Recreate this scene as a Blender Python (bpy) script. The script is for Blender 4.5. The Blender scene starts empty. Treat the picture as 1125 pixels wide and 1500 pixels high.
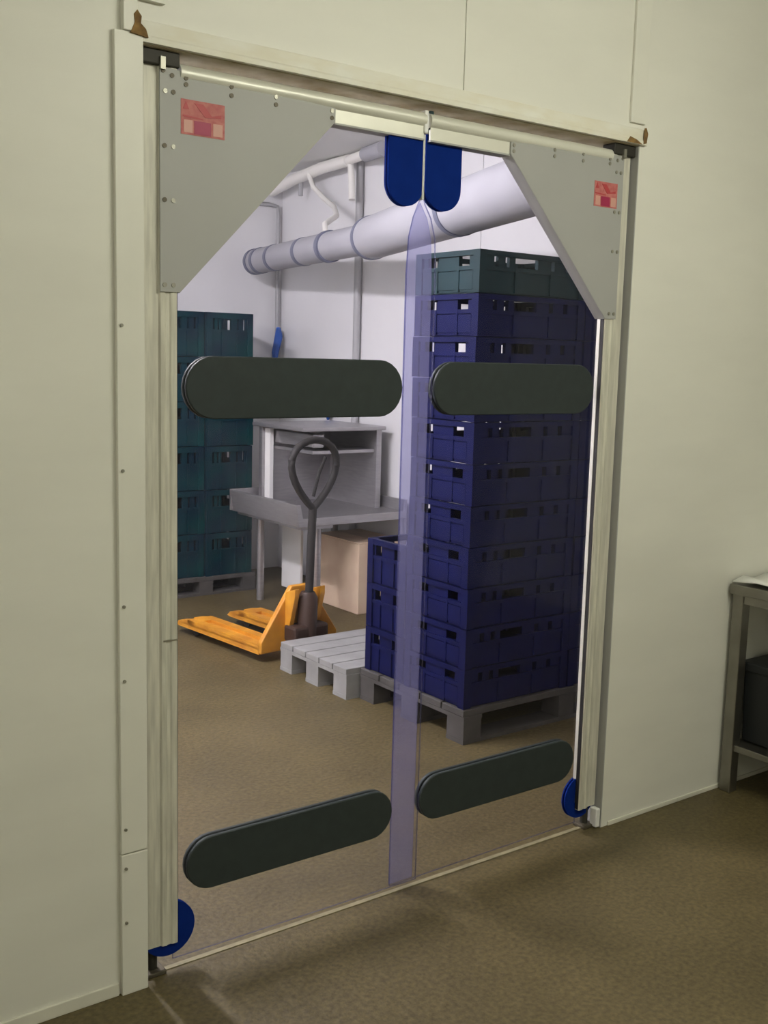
import bpy, bmesh, math, random
from mathutils import Vector, Matrix, Euler
random.seed(4)
scene = bpy.context.scene
COL = scene.collection

# ------------------------------------------------------------------ camera
cd = bpy.data.cameras.new('camera')
cam = bpy.data.objects.new('camera', cd)
COL.objects.link(cam)
cam.location = (-1.0585, -2.3586, 1.5750)
cam.rotation_euler = (1.428603, -0.025798, -0.639403)
cd.sensor_fit = 'VERTICAL'
cd.sensor_height = 24.0
cd.lens = 24.0 * 1588.48 / 1500.0
cd.clip_start = 0.05
scene.camera = cam

# ------------------------------------------------------------------ world, exposure
w = bpy.data.worlds.new('world'); scene.world = w
w.use_nodes = True
w.node_tree.nodes['Background'].inputs[0].default_value = (0.05, 0.05, 0.05, 1)
w.node_tree.nodes['Background'].inputs[1].default_value = 0.0
scene.view_settings.view_transform = 'Standard'
scene.view_settings.look = 'None'
scene.view_settings.gamma = 1.0
scene.view_settings.use_curve_mapping = False
scene.view_settings.exposure = 0.0
scene.cycles.transparent_max_bounces = 24

# lamps: (x, y, length, along, watts, colour); the fixtures are built further down
CEIL = 2.84
FRONT_COL, BACK_COL = (1.0, 0.99, 0.83), (1.0, 0.955, 1.0)
LAMPS = [(1.25, -1.95, 1.5, 'X', 47.0, FRONT_COL),
         (-1.6, -2.4, 1.5, 'X', 22.0, FRONT_COL),
         (0.05, 1.85, 1.4, 'Y', 160.0, BACK_COL)]

W, H = 1.671, 2.25          # doorway
RX, RY = 3.1, 4.5           # back room: right wall, far wall

# ------------------------------------------------------------------ materials
def mat(name, col, rough=0.5, metal=0.0, var=0.0, scale=8.0, bump=0.0, bscale=60.0, stretch=(1, 1, 1), spec=0.5, col2=None, detail=4.0):
    m = bpy.data.materials.new(name); m.use_nodes = True
    nt = m.node_tree; b = nt.nodes['Principled BSDF']
    b.inputs['Roughness'].default_value = rough
    b.inputs['Metallic'].default_value = metal
    b.inputs['Specular IOR Level'].default_value = spec
    b.inputs['Base Color'].default_value = (*col, 1)
    tc = nt.nodes.new('ShaderNodeTexCoord')
    mp = nt.nodes.new('ShaderNodeMapping'); mp.inputs['Scale'].default_value = stretch
    nt.links.new(tc.outputs['Object'], mp.inputs['Vector'])
    if var > 0 or col2:
        n = nt.nodes.new('ShaderNodeTexNoise'); n.inputs['Scale'].default_value = scale; n.inputs['Detail'].default_value = detail
        nt.links.new(mp.outputs[0], n.inputs['Vector'])
        r = nt.nodes.new('ShaderNodeValToRGB')
        r.color_ramp.elements[0].position = 0.35; r.color_ramp.elements[1].position = 0.68
        c2 = col2 or tuple(c * (1 - var) for c in col)
        r.color_ramp.elements[0].color = (*c2, 1); r.color_ramp.elements[1].color = (*col, 1)
        nt.links.new(n.outputs['Fac'], r.inputs[0]); nt.links.new(r.outputs[0], b.inputs['Base Color'])
    if bump > 0:
        n2 = nt.nodes.new('ShaderNodeTexNoise'); n2.inputs['Scale'].default_value = bscale; n2.inputs['Detail'].default_value = 3
        nt.links.new(mp.outputs[0], n2.inputs['Vector'])
        bp = nt.nodes.new('ShaderNodeBump'); bp.inputs['Strength'].default_value = bump; bp.inputs['Distance'].default_value = 0.01
        nt.links.new(n2.outputs['Fac'], bp.inputs['Height']); nt.links.new(bp.outputs[0], b.inputs['Normal'])
    return m

def pvc_mat(name, tint, haze, hazecol, gloss=0.6, scuff=0.0):
    m = bpy.data.materials.new(name); m.use_nodes = True
    nt = m.node_tree; nt.nodes.clear()
    out = nt.nodes.new('ShaderNodeOutputMaterial')
    tr = nt.nodes.new('ShaderNodeBsdfTransparent'); tr.inputs[0].default_value = (*tint, 1)
    df = nt.nodes.new('ShaderNodeBsdfDiffuse'); df.inputs[0].default_value = (*hazecol, 1)
    tl = nt.nodes.new('ShaderNodeBsdfTranslucent'); tl.inputs[0].default_value = (*hazecol, 1)
    ad = nt.nodes.new('ShaderNodeMixShader'); ad.inputs[0].default_value = 0.5
    nt.links.new(df.outputs[0], ad.inputs[1]); nt.links.new(tl.outputs[0], ad.inputs[2])
    mx = nt.nodes.new('ShaderNodeMixShader'); mx.inputs[0].default_value = haze
    nt.links.new(tr.outputs[0], mx.inputs[1]); nt.links.new(ad.outputs[0], mx.inputs[2])
    if scuff > 0:
        tc = nt.nodes.new('ShaderNodeTexCoord')
        n = nt.nodes.new('ShaderNodeTexNoise'); n.inputs['Scale'].default_value = 2.2; n.inputs['Detail'].default_value = 8
        n.inputs['Roughness'].default_value = 0.65
        nt.links.new(tc.outputs['Object'], n.inputs['Vector'])
        mr = nt.nodes.new('ShaderNodeMapRange')
        mr.inputs[1].default_value = 0.45; mr.inputs[2].default_value = 0.75
        mr.inputs[3].default_value = haze; mr.inputs[4].default_value = haze + scuff
        nt.links.new(n.outputs['Fac'], mr.inputs[0]); nt.links.new(mr.outputs[0], mx.inputs[0])
    gl = nt.nodes.new('ShaderNodeBsdfGlossy'); gl.inputs['Roughness'].default_value = 0.08
    fr = nt.nodes.new('ShaderNodeFresnel'); fr.inputs[0].default_value = 1.45
    ml = nt.nodes.new('ShaderNodeMath'); ml.operation = 'MULTIPLY'; ml.inputs[1].default_value = gloss
    nt.links.new(fr.outputs[0], ml.inputs[0])
    m2 = nt.nodes.new('ShaderNodeMixShader')
    nt.links.new(ml.outputs[0], m2.inputs[0]); nt.links.new(mx.outputs[0], m2.inputs[1]); nt.links.new(gl.outputs[0], m2.inputs[2])
    nt.links.new(m2.outputs[0], out.inputs[0])
    return m

def emis(name, col, s):
    m = bpy.data.materials.new(name); m.use_nodes = True
    b = m.node_tree.nodes['Principled BSDF']
    b.inputs['Emission Color'].default_value = (*col, 1); b.inputs['Emission Strength'].default_value = s
    return m

def floor_mat(name, c0, c1):
    m = mat(name, (0.33, 0.285, 0.165), 0.55, var=0.0, bump=0.25, bscale=45)
    nt = m.node_tree; b = nt.nodes['Principled BSDF']
    tc = nt.nodes.new('ShaderNodeTexCoord')
    a = nt.nodes.new('ShaderNodeTexNoise'); a.inputs['Scale'].default_value = 70; a.inputs['Detail'].default_value = 5
    c = nt.nodes.new('ShaderNodeTexNoise'); c.inputs['Scale'].default_value = 3.0; c.inputs['Detail'].default_value = 6
    nt.links.new(tc.outputs['Object'], a.inputs['Vector']); nt.links.new(tc.outputs['Object'], c.inputs['Vector'])
    r1 = nt.nodes.new('ShaderNodeValToRGB'); r1.color_ramp.elements[0].position = .3; r1.color_ramp.elements[1].position = .7
    r1.color_ramp.elements[0].color = (*c0, 1); r1.color_ramp.elements[1].color = (*c1, 1)
    r2 = nt.nodes.new('ShaderNodeValToRGB'); r2.color_ramp.elements[0].position = .3; r2.color_ramp.elements[1].position = .72
    r2.color_ramp.elements[0].color = (.72, .72, .70, 1); r2.color_ramp.elements[1].color = (1, 1, 1, 1)
    mx = nt.nodes.new('ShaderNodeMix'); mx.data_type = 'RGBA'; mx.blend_type = 'MULTIPLY'; mx.inputs[0].default_value = 1
    nt.links.new(a.outputs['Fac'], r1.inputs[0]); nt.links.new(c.outputs['Fac'], r2.inputs[0])
    nt.links.new(r1.outputs[0], mx.inputs[6]); nt.links.new(r2.outputs[0], mx.inputs[7])
    nt.links.new(mx.outputs[2], b.inputs['Base Color'])
    return m

M = {}
M['panel'] = mat('cream_wall_panel', (0.80, 0.79, 0.715), 0.45, var=0.05, scale=2.0, bump=0.3, bscale=2.2, stretch=(1, 1, 3.5))
M['trim'] = mat('cream_metal_trim', (0.80, 0.79, 0.71), 0.4, var=0.05, scale=6)
M['lintel'] = mat('stained_lintel', (0.80, 0.79, 0.71), 0.5, col2=(0.75, 0.715, 0.59), scale=9, stretch=(1, 1, 3))
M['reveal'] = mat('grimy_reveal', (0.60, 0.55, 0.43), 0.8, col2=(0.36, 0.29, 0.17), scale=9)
M['rust'] = mat('rust_stain', (0.30, 0.18, 0.06), 0.9, col2=(0.14, 0.08, 0.03), scale=40)
M['base'] = mat('cream_skirting', (0.78, 0.76, 0.66), 0.5, var=0.15, scale=5)
M['ceil'] = mat('white_ceiling', (0.80, 0.80, 0.78), 0.6)
M['backwall'] = mat('white_back_panel', (0.80, 0.80, 0.81), 0.5, var=0.06, scale=2)
M['floor'] = floor_mat('floor_resin', (.080, .062, .026), (.160, .123, .052))
M['alu'] = mat('greyed_aluminium', (0.72, 0.70, 0.60), 0.5, metal=0.1, var=0.25, scale=14, stretch=(6, 6, .5))
M['alu_l'] = mat('bright_aluminium', (0.78, 0.77, 0.68), 0.38, metal=0.2, var=0.08, scale=6)
M['plate'] = mat('grey_plate', (0.40, 0.40, 0.385), 0.5, var=0.06, scale=3)
M['scratch'] = mat('scratch_mark', (0.22, 0.20, 0.15), 0.7)
M['white'] = mat('white_plastic', (0.85, 0.85, 0.83), 0.4)
M['dark'] = mat('dark_metal', (0.035, 0.032, 0.025), 0.6, metal=0.3)
M['screw'] = mat('screw', (0.10, 0.085, 0.06), 0.5, metal=0.4)
M['screw_l'] = mat('screw_light', (0.33, 0.32, 0.27), 0.4, metal=0.6)
M['bump'] = mat('charcoal_bumper', (0.034, 0.044, 0.044), 0.55, var=0.12, scale=30, spec=0.3)
M['blue'] = mat('blue_pad', (0.007, 0.025, 0.19), 0.8, var=0.1, scale=20, spec=0.0)
M['pvc'] = pvc_mat('clear_pvc', (0.955, 0.95, 0.968), 0.003, (0.75, 0.75, 0.80), 0.08, scuff=0.02)
M['pvc_r'] = pvc_mat('clear_pvc_clean', (0.955, 0.95, 0.972), 0.002, (0.70, 0.72, 0.85), 0.05)
M['pvc_strip'] = pvc_mat('bluish_pvc_overlap', (0.86, 0.865, 0.95), 0.22, (0.43, 0.43, 0.64), 0.12)
M['pvc_edge'] = pvc_mat('pvc_cut_edge', (0.45, 0.46, 0.70), 0.15, (0.20, 0.21, 0.42), 0.1)
M['pvc_pale'] = mat('pvc_pale_edge', (0.62, 0.62, 0.58), 0.35)
M['sticker'] = mat('pink_sticker', (0.56, 0.19, 0.17), 0.6, col2=(0.46, 0.11, 0.11), scale=60)
M['sticker_d'] = mat('red_print', (0.45, 0.05, 0.055), 0.5)
M['sticker_m'] = mat('crimson_print', (0.36, 0.02, 0.08), 0.5)
M['sticker_w'] = mat('pale_print', (0.62, 0.33, 0.27), 0.5)
M['navy'] = mat('navy_crate', (0.0045, 0.007, 0.056), 0.5, var=0.25, scale=8, spec=0.12)
M['green'] = mat('green_crate', (0.011, 0.034, 0.040), 0.45, var=0.25, scale=8, spec=0.2)
M['teal'] = mat('teal_crate', (0.005, 0.042, 0.046), 0.6, col2=(0.005, 0.018, 0.036), scale=5, spec=0.08)
M['pallet_g'] = mat('grey_pallet', (0.34, 0.34, 0.33), 0.6, var=0.2, scale=9)
M['pallet_d'] = mat('dark_pallet', (0.085, 0.08, 0.075), 0.7, var=0.3, scale=9)
M['yellow'] = mat('yellow_paint', (0.78, 0.36, 0.03), 0.45, col2=(0.55, 0.22, 0.02), scale=9)
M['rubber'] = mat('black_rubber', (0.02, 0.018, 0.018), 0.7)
M['brown'] = mat('brown_paint', (0.045, 0.022, 0.014), 0.6)
M['steel'] = mat('brushed_steel', (0.42, 0.41, 0.42), 0.42, metal=0.8, var=0.12, scale=12, stretch=(1, 1, 8))
M['steel_d'] = mat('dull_steel', (0.34, 0.325, 0.29), 0.42, metal=1.0, var=0.2, scale=10)
M['carton'] = mat('carton', (0.72, 0.57, 0.41), 0.8, col2=(0.65, 0.48, 0.35), scale=9)
M['tape'] = mat('carton_tape', (0.58, 0.42, 0.27), 0.4)
M['duct'] = mat('grey_fabric_duct', (0.38, 0.38, 0.41), 0.6, var=0.08, scale=4, spec=0.3)
M['ring'] = mat('duct_ring', (0.13, 0.14, 0.20), 0.5)
M['pipe'] = mat('white_pipe', (0.82, 0.81, 0.76), 0.35)
M['pipe_g'] = mat('grey_conduit', (0.40, 0.40, 0.41), 0.5)
M['hook'] = mat('blue_fitting', (0.02, 0.09, 0.38), 0.45)
M['paper'] = mat('white_paper', (0.9, 0.9, 0.88), 0.6)
M['black'] = mat('black_crate', (0.014, 0.016, 0.018), 0.5)
M['thresh'] = mat('pale_threshold', (0.27, 0.235, 0.14), 0.6, var=0.3, scale=18)

# ------------------------------------------------------------------ mesh helpers
def box(bm, x0, x1, y0, y1, z0, z1):
    v = [bm.verts.new(c) for c in ((x0, y0, z0), (x1, y0, z0), (x1, y1, z0), (x0, y1, z0), (x0, y0, z1), (x1, y0, z1), (x1, y1, z1), (x0, y1, z1))]
    for f in ((0, 3, 2, 1), (4, 5, 6, 7), (0, 1, 5, 4), (1, 2, 6, 5), (2, 3, 7, 6), (3, 0, 4, 7)):
        bm.faces.new([v[i] for i in f])

def prism(bm, pts, a0, a1, axis='Y'):
    """extrude a closed outline: axis Y -> pts are (x,z); Z -> (x,y); X -> (y,z)"""
    def P(p, a): return {'Y': (p[0], a, p[1]), 'Z': (p[0], p[1], a), 'X': (a, p[0], p[1])}[axis]
    A = [bm.verts.new(P(p, a0)) for p in pts]; B = [bm.verts.new(P(p, a1)) for p in pts]
    n = len(pts)
    bm.faces.new(A); bm.faces.new(B[::-1])
    for i in range(n):
        bm.faces.new((A[i], B[i], B[(i + 1) % n], A[(i + 1) % n]))

def tube(bm, pts, r, seg=12, cap=True):
    pts = [Vector(p) for p in pts]
    rs = r if isinstance(r, (list, tuple)) else [r] * len(pts)
    rings = []; up = Vector((0.13, 0.21, 0.97))
    for i, p in enumerate(pts):
        d = (pts[min(i + 1, len(pts) - 1)] - pts[max(i - 1, 0)]).normalized()
        if abs(d.dot(up)) > 0.98: up = Vector((1, 0.1, 0))
        a = d.cross(up).normalized(); b = d.cross(a).normalized()
        rings.append([bm.verts.new(p + rs[i] * (math.cos(t) * a + math.sin(t) * b)) for t in [2 * math.pi * k / seg for k in range(seg)]])
    for i in range(len(rings) - 1):
        for k in range(seg):
            bm.faces.new((rings[i][k], rings[i][(k + 1) % seg], rings[i + 1][(k + 1) % seg], rings[i + 1][k]))
    if cap:
        bm.faces.new(rings[0][::-1]); bm.faces.new(rings[-1])

def stadium(x0, x1, z0, z1, n=12):
    r = (z1 - z0) / 2; zc = (z0 + z1) / 2; pts = []
    for k in range(n + 1):
        t = -math.pi / 2 + math.pi * k / n; pts.append((x1 - r + r * math.cos(t), zc + r * math.sin(t)))
    for k in range(n + 1):
        t = math.pi / 2 + math.pi * k / n; pts.append((x0 + r + r * math.cos(t), zc + r * math.sin(t)))
    return pts

def mk(name, bm, m, parent=None, bevel=0.0, smooth=False, off=None):
    bmesh.ops.recalc_face_normals(bm, faces=bm.faces)
    if off is None and parent is not None:
        q = parent
        while q is not None and off is None:
            off = q.get('_o'); q = q.parent
    if off is not None:
        bmesh.ops.translate(bm, verts=bm.verts, vec=-Vector(off))
    me = bpy.data.meshes.new(name); bm.to_mesh(me); bm.free()
    for mm in (m if isinstance(m, list) else [m]): me.materials.append(mm)
    o = bpy.data.objects.new(name, me); COL.objects.link(o)
    if parent is not None: o.parent = parent
    if smooth:
        for p in me.polygons: p.use_smooth = True
        me.set_sharp_from_angle(angle=math.radians(40))
    if bevel > 0:
        b = o.modifiers.new('bevel', 'BEVEL'); b.width = bevel; b.segments = 2; b.limit_method = 'ANGLE'
    return o

def tag(o, label=None, cat=None, group=None, kind=None):
    if label: o['label'] = label
    if cat: o['category'] = cat
    if group: o['group'] = group
    if kind: o['kind'] = kind
    return o

ROOTS = []
def thing(name, label, cat, loc=(0, 0, 0), group=None, kind=None, rz=0.0):
    o = bpy.data.objects.new(name, None); COL.objects.link(o)
    o.location = loc; o.rotation_euler.z = rz; o.empty_display_size = 0.1
    o['_o'] = list(loc) if rz == 0 else [0, 0, 0]
    ROOTS.append(o)
    return tag(o, label, cat, group, kind)

def bx(name, c, m, parent=None, bevel=0.0):
    bm = bmesh.new(); box(bm, *c); return mk(name, bm, m, parent, bevel)

def pz(name, pts, a0, a1, m, parent=None, axis='Y', bevel=0.0, smooth=False):
    bm = bmesh.new(); prism(bm, pts, a0, a1, axis); return mk(name, bm, m, parent, bevel, smooth)

def tb(name, pts, r, m, parent=None, seg=12):
    bm = bmesh.new(); tube(bm, pts, r, seg); return mk(name, bm, m, parent, smooth=True)

def copy_tree(root, loc, label=None, group=None, materials=None):
    r = root.copy(); COL.objects.link(r); r.location = loc
    if label: r['label'] = label
    if group: r['group'] = group
    for ch in root.children:
        c = ch.copy(); COL.objects.link(c); c.parent = r
        for g in ch.children:
            d = g.copy(); COL.objects.link(d); d.parent = c
    return r

def S(o, label, cat): return tag(o, label, cat, kind='structure')

# ------------------------------------------------------------------ room shell
def shell_box(name, c, m, label, cat):
    return S(bx(name, c, m), label, cat)

shell_box('floor', (-3.1, 4.1, -4.6, .04, -0.1, 0), M['floor'], 'olive brown speckled resin floor of the front room', 'floor')
shell_box('floor_back_room', (-1.1, 4.1, .04, RY + .1, -0.1, 0), M['floor'], 'brown resin floor beyond the clear doors', 'floor')
shell_box('ceiling', (-3.1, 4.1, -4.6, RY + .1, CEIL, CEIL + .1), M['ceil'], 'white ceiling of the cold room', 'ceiling')
shell_box('wall_left', (-3.1, -3.0, -4.5, 0, 0, CEIL), M['panel'], 'cream side wall of the front room', 'wall')
shell_box('wall_right', (4.0, 4.1, -4.5, 0, 0, CEIL), M['panel'], 'cream side wall beyond the steel table', 'wall')
shell_box('wall_rear', (-3.1, 4.1, -4.6, -4.5, 0, CEIL), M['panel'], 'cream wall facing the strip doors', 'wall')
wf = thing('wall_front', 'cream sandwich panel wall around the doorway', 'wall', (0, 0, 0), kind='structure')
TH = 0.12
for c in ((-3.1, 0.0, 0, TH, 0, CEIL), (W, 4.1, 0, TH, 0, CEIL), (0.0, 0.940, 0, TH, H, CEIL), (0.944, W, 0, TH, H, CEIL)):
    bx('wall_panel', c, M['panel'], wf)
bx('panel_joint', (0.940, 0.944, 0.004, TH - .002, H, CEIL), M['panel'], wf)
shell_box('wall_back', (-1.1, RX + .1, RY, RY + .1, 0, CEIL), M['backwall'], 'white far wall of the back room', 'wall')
bwr = thing('wall_back_right', 'white side wall of the back room behind the crates', 'wall', (RX, 0, 0), kind='structure')
ys = [TH, 1.2, 2.35, 3.5, RY]
for a, b_ in zip(ys[:-1], ys[1:]):
    bx('wall_panel', (RX, RX + .1, a + .002, b_ - .002, 0, CEIL), M['backwall'], bwr)
shell_box('wall_back_left', (-1.1, -1.0, TH, RY, 0, CEIL), M['backwall'], 'white side wall of the back room out past the door leaf', 'wall')

# jamb, lintel and cover strips
t1 = thing('trim_1', 'wide cream cover strip with a cross joint low down, covering one jamb of the doorway', 'trim', (-.035, 0, 0), kind='structure')
bx('strip', (-.066, 0.002, -.014, 0.0, .368, 2.265), M['trim'], t1, .002)
bx('strip', (-.066, 0.002, -.014, 0.0, 0, .365), M['trim'], t1, .002)
for z in (.19, .33, .43, .80, .98, 1.3, 1.63):
    bm = bmesh.new(); tube(bm, [(-.055, -.0175, z), (-.055, -.0135, z)], .0040, 8); mk('screw', bm, M['screw_l'], t1)
t2 = thing('trim_2', 'stained lintel strip above the doorway with dirt along its lower edge', 'trim', (W / 2, 0, H), kind='structure')
prof = [(-.013, 2.250), (-.013, 2.262), (-.010, 2.266), (-.008, 2.296), (0, 2.299), (0, 2.250)]
pz('strip', prof, -.035, W + .02, M['lintel'], t2, 'X')
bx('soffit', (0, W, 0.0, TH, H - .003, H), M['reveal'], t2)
pz('stain', [(-.030, 2.262), (.012, 2.258), (.006, 2.275), (-.006, 2.285), (-.004, 2.300), (-.014, 2.312), (-.022, 2.302), (-.020, 2.285)], -.0195, -.0125, M['rust'], t2)
pz('stain', [(W + .002, 2.252), (W + .016, 2.256), (W + .021, 2.285), (W + .012, 2.302), (W + .004, 2.300), (W + .001, 2.275)], -.0140, -.0125, M['rust'], t2)
pz('stain', [(W - .075, 2.2505), (W - .002, 2.2505), (W - .03, 2.262), (W - .06, 2.268)], -.0138, -.0125, M['rust'], t2)
t3 = thing('trim_3', 'narrow cream cover strip rising above the far corner of the doorway', 'trim', (1.65, 0, 2.31), kind='structure')
bx('strip', (1.615, 1.683, -.010, 0, 2.312, CEIL), M['trim'], t3, .002)
t4 = thing('trim_4', 'short cream cover strip above the jamb strip at the lintel end', 'trim', (-.03, 0, 2.266), kind='structure')
bx('strip', (-.046, -.012, -.018, 0, 2.266, CEIL), M['trim'], t4, .002)
bx('shadow_ledge', (-.006, .055, -.014, 0, 2.338, 2.346), M['trim'], t4)  # added ledge whose cast shadow stands in for a dark slot
bl = S(bx('baseboard_left', (-3.0, -.071, -.007, 0, 0, .033), M['base'], None, .002), 'low cream skirting strip beside the jamb strip', 'skirting')
br = S(bx('baseboard_right', (W + .03, 4.0, -.006, 0, 0, .016), M['base'], None, .002), 'thin cream skirting strip running towards the steel table', 'skirting')
rv = thing('trim_5', 'grimy reveal lining the sides of the doorway', 'trim', (W, 0.06, 0), kind='structure')
bx('lining', (W - .004, W, .0, TH, 0, H), M['plate'], rv)
bx('lining', (0.0, .004, .0, TH, 0, H), M['plate'], rv)
S(bx('trim_6', (.03, W - .03, .030, .046, 0, .003), M['thresh'], None, .001), 'pale worn threshold strip under the clear door leaves', 'threshold')

# ------------------------------------------------------------------ door leaves
def leaf(side):
    L = side == 0
    X = (lambda x: x) if L else (lambda x: W - x)
    nm = 'door_1' if L else 'door_2'
    lab = ('clear flexible swing door leaf hung at the jamb with the screwed cover strip' if L else
           'clear flexible swing door leaf hung at the jamb nearer the steel table')
    root = thing(nm, lab, 'door', (X(.05), .03, 0), kind='structure')
    def B(name, x0, x1, y0, y1, z0, z1, m, par=root, bev=0.0):
        a, b = sorted((X(x0), X(x1)))
        bm = bmesh.new(); box(bm, a, b, y0, y1, z0, z1)
        return mk(name, bm, m, par, bev, off=root['_o'])
    def Pz(name, pts, y0, y1, m, par=root, smooth=False, bev=0.0):
        bm = bmesh.new(); prism(bm, [(X(x), z) for x, z in pts], y0, y1)
        return mk(name, bm, m, par, bev, smooth, off=root['_o'])
    # ribbed hinge post
    prof = [(.012, .024), (.052, .0235), (.056, .018), (.066, .016), (.070, .019), (.078, .019), (.082, .016), (.096, .016), (.098, .019), (.098, .047), (.012, .047)]
    bm = bmesh.new(); prism(bm, [(X(x), y) for x, y in prof], .077, 2.215, 'Z')
    post = mk('hinge_post', bm, M['alu'], root, off=root['_o'])
    B('inner_edge_profile', .0975, .101, .033, .046, .10, 2.16, M['alu_l'])
    B('dark_side_strip', .0975, .0995, .0195, .0335, .08, 2.16, M['rubber'])  # dark strip put on the post's inner side to draw its dark line
    if L:
        B('scratch',   .060, .097, .0150, .0182, .872, .876, M['scratch'], post)
    # clear sheet
    yc = .033 if L else .041
    if L:
        pts = [(.09, .026), (.887, .020), (.889, .9), (.890, 1.80), (.885, 1.90), (.868, 1.955), (.846, 1.99), (.834, 2.03), (.834, 2.19), (.09, 2.19)]
    else:
        c = W - .795
        pts = [(.09, .026), (c, .020), (c, .9), (c, 1.80), (c - .004, 1.90), (c - .018, 1.955), (c - .036, 1.995), (W - .845, 2.03), (W - .845, 2.19), (.09, 2.19)]
    bm = bmesh.new(); prism(bm, [(X(x), z) for x, z in pts], yc - .003, yc + .003)
    for f in bm.faces:
        f.normal_update()
        if abs(f.normal.y) < .5: f.material_index = 1
    sheet = mk('clear_sheet', bm, [M['pvc'] if L else M['pvc_r'], M['pvc_edge']], root, off=root['_o'])
    if not L:
        x0, x1 = .797, .888
        sp = [(x0, .022), (x1 - .004, .022), (x1, .9), (x1, 1.80), (x1 - .006, 1.90), (x1 - .022, 1.955), (.840, 1.995), (x0 + .02, 1.955), (x0 + .006, 1.90), (x0, 1.80)]
        bm = bmesh.new(); prism(bm, sp, .0455, .0485)
        for f in bm.faces:
            f.normal_update()
            if abs(f.normal.y) < .5: f.material_index = 1
        tag(mk('overlap_strip', bm, [M['pvc_strip'], M['pvc_edge']], root, off=root['_o']), 'bluish overlap strip')
    else:
        B('pale_edge_bead', .826, .833, .022, .040, 2.0, 2.17, M['pvc_pale'])
    # top rail: round tube over a flat bar
    bm = bmesh.new(); tube(bm, [(X(.105), .028, 2.208), (X(.828), .028, 2.208)], .0200, 16)
    mk('top_rail', bm, M['alu_l'], root, smooth=True, off=root['_o'])
    B('rail_bar', .50, .824, .018, .026, 2.158, 2.196, M['alu_l'], bev=.001)
    B('rail_bar', .50, .824, .047, .055, 2.158, 2.196, M['alu_l'], bev=.001)
    if L:
        B('end_cap', .822, .835, .012, .046, 2.172, 2.232, M['white'], bev=.003)
    else:
        B('end_cap', .812, .826, .020, .050, 2.185, 2.235, M['green'], bev=.003)
    # corner plates, one each side of the sheet
    pp = [(.053, 1.712), (.102, 1.712), (.533, 2.160), (.533, 2.192), (.053, 2.212)]
    fp = Pz('corner_plate', pp, .0125, .0165, M['plate'])
    Pz('corner_plate', pp, .050, .055, M['plate'])
    # dark edging along the chamfer, between the two plates
    dx, dz = .431, .448; n = math.hypot(dx, dz); ox, oz = -dz / n * .006, dx / n * .006
    Pz('edge_trim', [(.102 - ox * .2, 1.712 - oz * .2), (.533 - ox * .2, 2.160 - oz * .2), (.533 + ox, 2.160 + oz), (.102 + ox, 1.712 + oz)], .0135, .0545, M['plate'])
    B('edge_trim', .533, .824, .016, .056, 2.1535, 2.158, M['plate'])
    # screws
    sc = [(.061, 2.204, 0), (.083, 2.196, 0), (.118, 2.196, 0), (.118, 2.182, 0), (.066, 2.160, 1), (.086, 2.160, 0), (.236, 2.196, 0), (.236, 2.176, 0), (.358, 2.192, 1), (.358, 2.174, 0), (.522, 2.184, 1), (.522, 2.167, 0),
          (.064, 2.040, 0), (.086, 2.040, 1), (.064, 1.920, 0), (.086, 1.920, 1), (.064, 1.728, 1), (.086, 1.728, 1), (.178, 2.208, 1)]
    for x, z, k in sc:
        bm = bmesh.new(); tube(bm, [(X(x), .0105, z), (X(x), .0135, z)], .0055, 10)
        mk('screw', bm, M['screw_l'] if (k or not L) else M['screw'], fp, off=root['_o'])
    # warning sticker: pale red card with blocks of red print
    sx0, sx1, sz0, sz1 = (.105, .218, 2.072, 2.150) if L else (W - 1.593, W - 1.490, 2.050, 2.125)
    st = B('sticker', sx0, sx1, .0115, .0132, sz0, sz1, M['sticker'], root)
    tag(st, 'pale red warning sticker')
    w_, h_ = sx1 - sx0, sz1 - sz0
    def U(u, v):   # sticker fractions, read left to right on both leaves
        return ((sx0 + u * w_) if L else (sx1 - u * w_), sz0 + v * h_)
    def blot(uv, m):
        Pz('print', [U(*q) for q in uv], .0108, .0116, m, st)
    blot([(.04, .72), (.18, .72), (.11, .95)], M['sticker_d'])
    blot([(.30, .92), (.50, .92), (.70, .62), (.92, .70), (.92, .60), (.55, .55)], M['sticker_d'])
    blot([(.30, .04), (.68, .04), (.68, .42), (.30, .42)], M['sticker_m'])
    blot([(.06, .06), (.26, .06), (.26, .42), (.06, .42)], M['sticker_w'])
    blot([(.73, .06), (.95, .06), (.95, .42), (.73, .42)], M['sticker_w'])
    blot([(.04, .50), (.50, .47), (.50, .51), (.04, .55)], M['sticker_d'])
    # bumper strips, both faces of the sheet
    for z0, z1, a, b in ((1.413, 1.566, .121, .776), (.196, .338, .124, .781)):
        for y0, y1 in ((yc - .015, yc - .003), (yc + .003, yc + .015)):
            Pz('bumper_strip', stadium(a, b, z0, z1), y0, y1, M['bump'], smooth=True, bev=.003)
    # blue head pads
    r = .060; ptop = 2.175
    a, b = (.712, .832) if L else (.700, .826)
    zc = 1.978 + r
    pad = [(a, ptop), (b, ptop), (b, zc)] + [((a + b) / 2 + (b - a) / 2 * math.cos(-math.pi * k / 16), zc + r * math.sin(-math.pi * k / 16)) for k in range(1, 16)] + [(a, zc)]
    Pz('head_pad', pad, yc - .010, yc - .003, M['blue'], smooth=True)
    Pz('head_pad', pad, yc + .003, yc + .010, M['blue'], smooth=True)
    # blue heel disc at the foot of the post
    dc = [(.076 + .073 * math.cos(2 * math.pi * k / 32), .116 + .073 * math.sin(2 * math.pi * k / 32)) for k in range(32)]
    Pz('heel_disc', dc, yc - .008, yc - .003, M['blue'], smooth=True)
    Pz('heel_disc', dc, yc + .003, yc + .008, M['blue'], smooth=True)
    # hinges
    hb = B('hinge_bracket', .004, .102, .010, .060, 2.214, 2.247, M['dark'], bev=.003)
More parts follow.
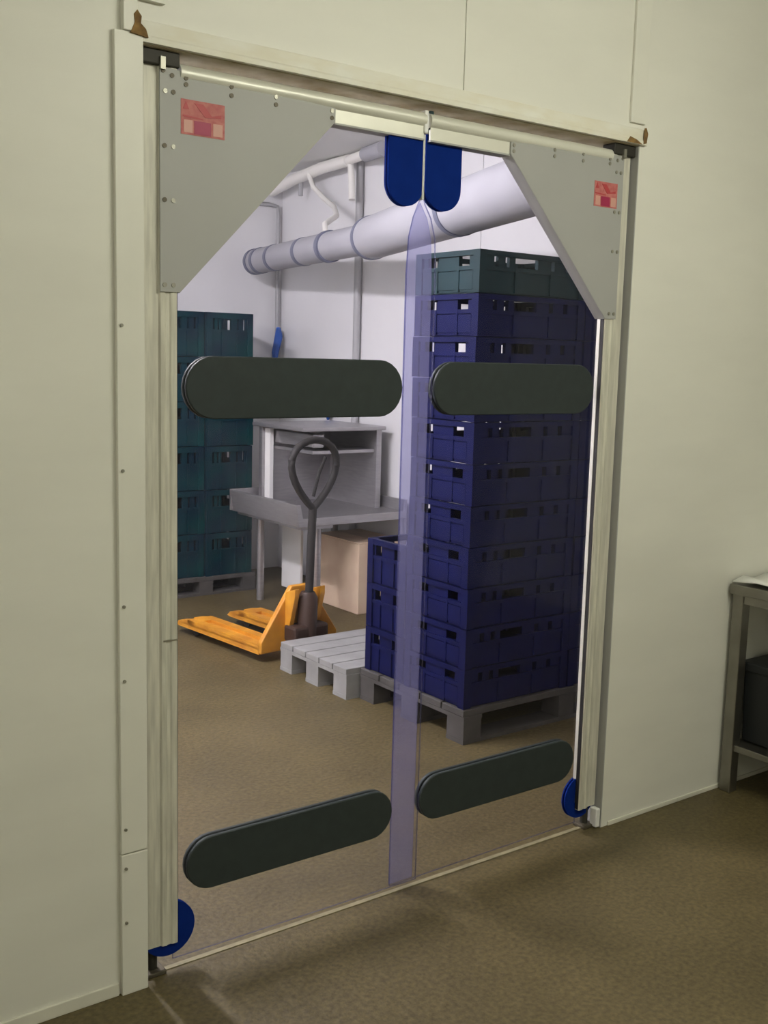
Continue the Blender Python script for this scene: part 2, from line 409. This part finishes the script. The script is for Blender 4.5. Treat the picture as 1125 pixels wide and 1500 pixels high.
    B('hinge_bolt', .052, .064, .004, .014, 2.205, 2.232, M['screw_l'], hb)
    bm = bmesh.new(); tube(bm, [(X(.038), .046, .004), (X(.038), .046, .08)], .014, 12)
    mk('pivot_pin', bm, M['dark'], root, smooth=True, off=root['_o'])
    B('pivot_foot', .014, .066, .016, .070, 0, .012, M['screw'], bev=.003)
    if not L:
        B('white_block', .006, .026, .0, .03, .004, .07, M['white'], bev=.004)
    return root
leaf(0); leaf(1)

# ------------------------------------------------------------------ lamps
for i, (lx, ly, ln, ax, wt, colr) in enumerate(LAMPS):
    place = ['in front of the clear doors', 'over the far side of the front room', 'in the back room behind the clear doors'][i]
    o = thing('ceiling_light_offscreen', 'white fluorescent ceiling batten ' + place, 'light', (lx, ly, CEIL), group='fluorescent battens')
    hx, hy = (ln / 2, .07) if ax == 'X' else (.07, ln / 2)
    bx('housing', (lx - hx, lx + hx, ly - hy, ly + hy, CEIL - .045, CEIL), M['white'], o, .005)
    # the glowing diffuser is the lamp: a prismatic trough under the housing
    a, hgt = .06, .075
    pr = [(-a, 0), (-a * .85, -hgt * .7), (-a * .5, -hgt), (a * .5, -hgt), (a * .85, -hgt * .7), (a, 0)]
    area = (ln - .04) * (2 * hgt + a) * 1.05
    em = emis('diffuser_glow', colr, wt / (math.pi * area))
    if ax == 'X':
        pz('diffuser', [(ly + y, CEIL - .045 + z) for y, z in pr], lx - hx + .02, lx + hx - .02, em, o, 'X')
    else:
        pz('diffuser', [(lx + x, CEIL - .045 + z) for x, z in pr], ly - hy + .02, ly + hy - .02, em, o, 'Y')

# ------------------------------------------------------------------ crates
def crate_proto(name, w_, d, h, m, label, cat='crate', panel=None):
    """open plastic crate w x d x h, base corner at (0,0,0): body with slotted sides, rim"""
    root = thing(name, label, cat, (0, 0, 0))
    t = .018; zl = h * .60; zr = h * .86
    bm = bmesh.new()
    box(bm, .012, w_ - .012, .012, d - .012, 0, .012)
    for x in (0, w_ - .04):
        for y in (0, d - .04):
            box(bm, x, x + .04, y, y + .04, 0, h - .004)
    box(bm, .03, w_ - .03, .008, .008 + t, .004, zl); box(bm, .03, w_ - .03, d - .008 - t, d - .008, .004, zl)
    box(bm, .008, .008 + t, .03, d - .03, .004, zl); box(bm, w_ - .008 - t, w_ - .008, .03, d - .03, .004, zl)
    def fills(L, slots):
        out = []; a = .03
        for s0, s1 in slots:
            out.append((a, s0 * L)); a = s1 * L
        out.append((a, L - .03)); return out
    for a, b in fills(w_, ((.14, .18), (.24, .28), (.33, .54), (.66, .70), (.80, .84))):
        box(bm, a, b, .010, .010 + t, zl, zr); box(bm, a, b, d - .010 - t, d - .010, zl, zr)
    for a, b in fills(d, ((.18, .34), (.66, .82))):
        box(bm, .010, .010 + t, a, b, zl, zr); box(bm, w_ - .010 - t, w_ - .010, a, b, zl, zr)
    for f in (.33, .66):
        box(bm, w_ * f - .006, w_ * f + .006, .002, .010, .006, zl); box(bm, .002, .010, d * f - .006, d * f + .006, .006, zl)
    mk('body', bm, m, root)
    bm = bmesh.new()
    for z0, z1 in ((zr, h - .003), (zl - .012, zl + .004)):
        e = .001 if z0 == zr else .003
        box(bm, e, w_ - e, e, .022, z0, z1); box(bm, e, w_ - e, d - .022, d - e, z0, z1)
        box(bm, e, .022, .022, d - .022, z0, z1); box(bm, w_ - .022, w_ - e, .022, d - .022, z0, z1)
    mk('rim', bm, m, root)
    if panel:
        for x0, x1 in ((.0045, .009), (w_ - .009, w_ - .0045)):
            bx('side_panel', (x0, x1, .046, d - .046, .014, zl - .016), panel, root)
    return root

ORD = ['topmost', 'second', 'third', 'fourth', 'fifth', 'sixth', 'seventh', 'eighth', 'ninth', 'tenth', 'eleventh']
def stack(proto, x, y, z0, n, dh, labf, group, used):
    for k in range(n):
        j = n - 1 - k
        lab = labf(j)
        if not used[0]:
            used[0] = True; proto.location = (x, y, z0 + k * dh); proto['label'] = lab; proto['group'] = group
        else:
            copy_tree(proto, (x + random.uniform(-.004, .004), y + random.uniform(-.004, .004), z0 + k * dh), lab, group)
def nth(j): return 'topmost' if j == 0 else ORD[j] + ' from the top'

# tall stack just behind the door: a green crate on ten navy ones, a second column beside it
dh = .1686
navy = crate_proto('plastic_crate', .60, .40, dh, M['navy'], 'navy crate', panel=M['navy'])
gre = crate_proto('plastic_crate', .60, .40, dh, M['green'], 'green crate', panel=M['green'])
for ci, (x, colname) in enumerate(((1.795, 'column at the doorway end'), (2.40, 'column against the side wall'))):
    used = [ci > 0]
    for k in range(10):
        lab = 'navy crate in the tall stack, %s, %s' % (colname, nth(10 - k))
        if ci == 0 and k == 0:
            navy.location = (x, .872, .147); navy['label'] = lab; navy['group'] = 'navy crates of the tall stack'
        else:
            copy_tree(navy, (x + random.uniform(-.004, .004), .872 + random.uniform(-.004, .004), .147 + k * dh), lab, 'navy crates of the tall stack')
    lab = 'dark green crate on top of the tall navy stack, %s' % colname
    if ci == 0:
        gre.location = (x, .872, .147 + 10 * dh); gre['label'] = lab; gre['group'] = 'green crates on the tall stack'
    else:
        copy_tree(gre, (x, .872, .147 + 10 * dh), lab, 'green crates on the tall stack')
# low stack on the grey pallet
low = crate_proto('plastic_crate', .40, .285, .205, M['navy'], 'low')
stack(low, 1.805, 1.295, .147, 3, .205, lambda j: 'navy crate in the low stack behind the tall one, %s' % nth(j), 'crates of the low stack', [False])
# teal stacks at the far end
teal = crate_proto('plastic_crate', .335, .40, .285, M['teal'], 'teal')
used = [False]
stack(teal, 2.195, 3.90, .12, 6, .285, lambda j: 'teal crate in the far stack nearer the steel work unit, %s' % nth(j), 'teal crates in the far corner', used)
stack(teal, 1.85, 3.92, .12, 6, .285, lambda j: 'teal crate in the far stack half hidden by the door post, %s' % nth(j), 'teal crates in the far corner', used)

# ------------------------------------------------------------------ pallets
def pallet(name, label, x0, x1, y0, y1, m, h=.145, nb=5):
    root = thing(name, label, 'pallet', (x0, y0, 0))
    ln = (y1 - y0); bw = ln / nb
    for k in range(nb):
        bx('deck_board', (x0, x1, y0 + k * bw + .004, y0 + (k + 1) * bw - .004, h - .028, h), m, root, .003)
    for xf in (0, .5, 1):
        xa = x0 + xf * (x1 - x0 - .10)
        bx('cross_board', (xa, xa + .10, y0, y1, h - .045, h - .028), m, root)
        for yf in (0, .5, 1):
            ya = y0 + yf * (y1 - y0 - .11)
            bx('block', (xa + .002, xa + .098, ya + .002, ya + .108, .018, h - .045), m, root)
    for yf in (0, .5, 1):
        ya = y0 + yf * (y1 - y0 - .11)
        bx('runner', (x0, x1, ya, ya + .11, 0, .018), m, root)
    return root
pallet('pallet', 'dark pallet under the tall and the low navy crate stacks', 1.79, 3.00, .86, 1.595, M['pallet_d'])
pallet('pallet', 'light grey empty pallet between the yellow truck and the low navy stack', 1.72, 2.68, 1.605, 2.19, M['pallet_g'])
pallet('pallet', 'low dark pallet under the teal crates in the far corner', 1.82, 2.56, 3.89, 4.42, M['pallet_d'], h=.12)

# ------------------------------------------------------------------ pallet truck
pt = thing('pallet_truck', 'yellow hand pallet truck with forks pointing at the far wall', 'pallet truck', (1.93, 2.36, 0), rz=math.radians(5.5))
def fork(x0):
    bm = bmesh.new()
    prism(bm, [(0.0, .045), (0.0, .078), (.66, .078), (.78, .066), (.80, .05), (.76, .045)], x0, x0 + .155, 'X')
    for a, b in ((0, .052), (.103, .155)):
        prism(bm, [(0.0, .070), (0.0, .096), (.66, .096), (.775, .074), (.775, .064)], x0 + a, x0 + b, 'X')
    box(bm, x0, x0 + .155, .60, .68, .070, .0955)
    o = mk('fork', bm, M['yellow'], pt)
    bm = bmesh.new(); tube(bm, [(x0 + .04, .66, .037), (x0 + .115, .66, .037)], .037, 14); mk('roller', bm, M['rubber'], o, smooth=True)
fork(-.25); fork(.095)
bm = bmesh.new()
prism(bm, [(-.25, .05), (.25, .05), (.25, .11), (.06, .385), (-.06, .385), (-.25, .11)], -.02, .012)
mk('heel_frame', bm, M['yellow'], pt, .006)
pz('heel_cheek', [(-.02, .06), (.03, .06), (.03, .14), (-.02, .36), (-.10, .385), (-.10, .345)], -.10, -.07, M['yellow'], pt, 'X', .004)
pz('heel_cheek', [(-.02, .06), (.03, .06), (.03, .14), (-.02, .36), (-.10, .385), (-.10, .345)], .07, .10, M['yellow'], pt, 'X', .004)
tb('pump', [(0, -.08, .07), (0, -.08, .33), (0, -.08, .36)], [.052, .052, .035], M['brown'], pt, 16)
bx('pump_base', (-.11, .11, -.125, -.02, .10, .19), M['brown'], pt, .015)
for sx in (-.09, .04):
    bm = bmesh.new(); tube(bm, [(sx, -.065, .07), (sx + .05, -.065, .07)], .07, 20); mk('steering_wheel', bm, M['rubber'], pt, smooth=True)
tb('handle_shaft', [(0, -.09, .34), (0, -.10, .60), (0, -.11, .80)], .022, M['rubber'], pt)
lp = [(.185 * math.sin(t) * math.sin(t / 2) ** .9, -.11 - .008 * math.sin(t / 2), .80 + .175 * (1 - math.cos(t))) for t in [2 * math.pi * k / 28 for k in range(29)]]
tb('handle_loop', lp, .019, M['rubber'], pt, 10)
tb('trigger_lever', [(0, -.112, .86), (.03, -.118, .98), (.07, -.118, 1.06)], .009, M['rubber'], pt, 8)

# ------------------------------------------------------------------ steel work unit at the far end
su = thing('steel_work_unit', 'stainless steel work unit with projecting tray and open backed hood', 'work unit', (2.6, 3.3, 0))
X0, X1, Y0, Y1 = 2.25, 3.06, 2.90, 3.70
tr = pz('tray', [(X0, .715), (X0 + .02, .58), (X1, .58), (X1, .70), (X1 - .02, .70), (X1 - .03, .63), (X0 + .05, .63), (X0 + .03, .715)], Y0, Y1, M['steel'], su, bevel=.004)
bx('tray_end', (X0 + .005, X1, Y1 - .012, Y1 + .004, .585, .72), M['steel'], tr)
for lx, ly in ((2.43, Y1 - .09), (2.43, Y0 + .05), (3.0, Y1 - .09), (3.03, Y0 + .0)):
    tb('leg', [(lx, ly, 0), (lx, ly, .59)], .024, M['steel'], su)
bx('tray_shade_rail', (2.30, 2.52, Y0 + .02, Y1 - .02, .56, .582), M['steel'], su)  # added rail imitating the shadow line under the tray
hd = bx('hood_side', (2.44, 3.0, 3.62, 3.66, .62, 1.12), M['steel'], su, .003)
bx('hood_back', (2.96, 3.0, 3.10, 3.62, .62, 1.12), M['steel'], su, .003)
bx('hood_top', (2.40, 3.02, 3.08, 3.68, 1.12, 1.145), M['steel'], su, .006)
bx('hood_panel', (2.46, 2.49, 3.56, 3.62, .62, 1.11), M['white'], su, .003)
bx('hood_shelf', (2.50, 2.96, 3.12, 3.62, .98, 1.0), M['steel'], su, .002)
bx('hood_shade_bar', (2.50, 2.58, 3.12, 3.60, 1.02, 1.10), M['steel'], su, .006)  # invented bar, added for the dark band of shade inside the hood
bx('lower_panel', (2.62, 2.64, 3.43, 3.66, .06, .58), M['white'], su, .003)

# carton beside it
ct = thing('cardboard_carton', 'beige cardboard carton on the floor under the steel work unit', 'carton', (2.9, 3.1, 0))
bx('body', (2.725, 3.06, 2.935, 3.40, 0, .44), M['carton'], ct, .006)
bx('flap', (2.725, 2.89, 2.935, 3.40, .44, .447), M['carton'], ct, .002)
bx('flap', (2.896, 3.06, 2.935, 3.40, .44, .447), M['carton'], ct, .002)
bx('tape', (2.865, 2.92, 2.934, 3.401, .445, .449), M['tape'], ct)

# ------------------------------------------------------------------ duct and pipework
A = Vector((2.775, 4.30, 2.20)); J = Vector((2.41, 2.44, 2.20)); Bp = Vector((1.70, .42, 2.20))
du = thing('air_duct', 'round grey air duct hanging across the back room above the crates', 'duct', tuple(A))
def along(f, a=A, b=J): return tuple(a + (b - a) * f)
tb('duct_section', [along(0), along(1)], .083, M['duct'], du, 32)
tb('duct_section', [along(-.004, J, Bp), along(1, J, Bp)], .112, M['duct'], du, 32)
tb('end_cap', [along(-.014), along(.008)], .088, M['ring'], du, 32)
for f, r in ((.06, .0875), (.21, .086), (.48, .086), (.69, .092)):
    tb('joint_ring', [along(f - .012), along(f + .012)], r, M['ring'], du, 32)
for f in (0, .6):
    tb('joint_ring', [along(f - .010, J, Bp), along(f + .010, J, Bp)], .116, M['ring'], du, 32)
for f in (.85,):
    p = along(f, J, Bp); tb('hanger_rod', [(p[0], p[1], p[2] + .07), (p[0], p[1], CEIL)], .004, M['pipe_g'], du, 6)
tag(tb('wall_conduit', [(2.82, RY - .02, 2.615), (2.98, RY - .02, 2.62), (3.045, RY - .03, 2.61), (3.05, RY - .03, 2.55), (3.05, RY - .03, 1.40)], .014, M['pipe_g'], None, 10), 'thin grey conduit bending down the corner of the back room', 'conduit')
tag(tb('wall_pipe', [(RX - .03, 3.50, .06), (RX - .03, 3.50, CEIL)], .024, M['pipe_g'], None, 12), 'grey vertical pipe on the side wall of the back room', 'pipe')
bm = bmesh.new(); tube(bm, [(3.04, 4.43, 1.76), (3.03, 4.41, 1.70), (2.99, 4.39, 1.58), (2.985, 4.39, 1.50)], [.016, .03, .026, .012], 10)
tag(mk('hose_gun', bm, M['hook'], None, smooth=True), 'blue spray gun hanging on the grey corner conduit', 'hose gun')
bm = bmesh.new(); tube(bm, [(3.07, 3.80, 1.27), (3.06, 3.80, 1.19), (3.06, 3.80, 1.14)], [.03, .028, .008], 10)
tag(mk('wall_hook', bm, M['hook'], None, smooth=True), 'small blue fitting on the wall above the steel work unit', 'hook')
cp = thing('ceiling_pipe', 'white pipe with elbows under the back room ceiling', 'pipe', (2.98, 3.9, 2.79))
tb('pipe_run', [(2.96, 4.42, 2.70), (2.97, 4.15, 2.75), (2.98, 3.80, 2.79), (2.98, 3.50, 2.80)], .038, M['pipe'], cp, 14)
tb('elbow', [(2.98, 3.52, 2.80), (2.96, 3.40, 2.80), (2.93, 3.24, 2.80)], .030, M['pipe'], cp, 14)
tb('grey_sleeve', [(2.94, 3.26, 2.80), (2.90, 3.02, 2.80)], .045, M['duct'], cp, 16)
tb('drop_pipe', [(2.98, 3.48, 2.80), (2.98, 3.46, 2.66), (2.97, 3.44, 2.55)], .022, M['pipe'], cp, 12)
tb('bracket', [(2.99, 4.08, 2.75), (2.99, 4.08, 2.64)], .016, M['pipe_g'], cp, 8)
tb('white_hose', [(2.95, 3.92, 2.76), (2.95, 3.86, 2.67), (2.93, 3.70, 2.58), (2.88, 3.50, 2.50), (2.76, 3.30, 2.42), (2.57, 3.14, 2.34), (2.535, 3.08, 2.275)], .017, M['pipe'], cp, 10)

# ------------------------------------------------------------------ steel table in the front room
tt = thing('steel_table', 'steel work table with lower shelf against the cream wall', 'table', (2.9, -.33, 0))
bx('tabletop', (2.285, 3.6, -.66, -.012, .752, .79), M['steel_d'], tt, .004)
for lx in (2.30, 3.54):
    for ly in (-.645, -.062):
        bx('leg', (lx, lx + .045, ly, ly + .045, 0, .752), M['steel_d'], tt, .003)
bx('side_rail', (2.305, 2.335, -.60, -.06, .72, .752), M['steel_d'], tt)
bx('shelf', (2.31, 3.57, -.635, -.03, .160, .185), M['steel_d'], tt, .003)
bc = thing('storage_crate', 'black crate on the lower shelf of the steel table', 'crate', (2.6, -.3, .185))
pz('body', [(2.375, .186), (2.86, .186), (2.88, .47), (2.358, .47)], -.58, -.045, M['black'], bc, bevel=.01)
bx('rim', (2.352, 2.89, -.595, -.03, .46, .495), M['black'], bc, .006)
bm = bmesh.new()
n1, n2 = 9, 7; vs = {}
for i in range(n1):
    for j in range(n2):
        x = 2.292 + .54 * i / (n1 - 1); y = -.62 + .605 * j / (n2 - 1)
        z = .792 + .012 * math.sin(i * 1.7 + j) ** 2 + .006 * random.random()
        vs[i, j] = bm.verts.new((x, y, z))
for i in range(n1 - 1):
    for j in range(n2 - 1):
        bm.faces.new((vs[i, j], vs[i + 1, j], vs[i + 1, j + 1], vs[i, j + 1]))
ps = mk('plastic_sheet', bm, M['paper'], None, smooth=True)
so = ps.modifiers.new('thick', 'SOLIDIFY'); so.thickness = .004; so.offset = 1
tag(ps, 'crumpled white plastic sheet lying on the steel table', 'sheet')

for o in ROOTS:
    if '_o' in o: del o['_o']
for o in scene.objects:
    if '_o' in o: del o['_o']
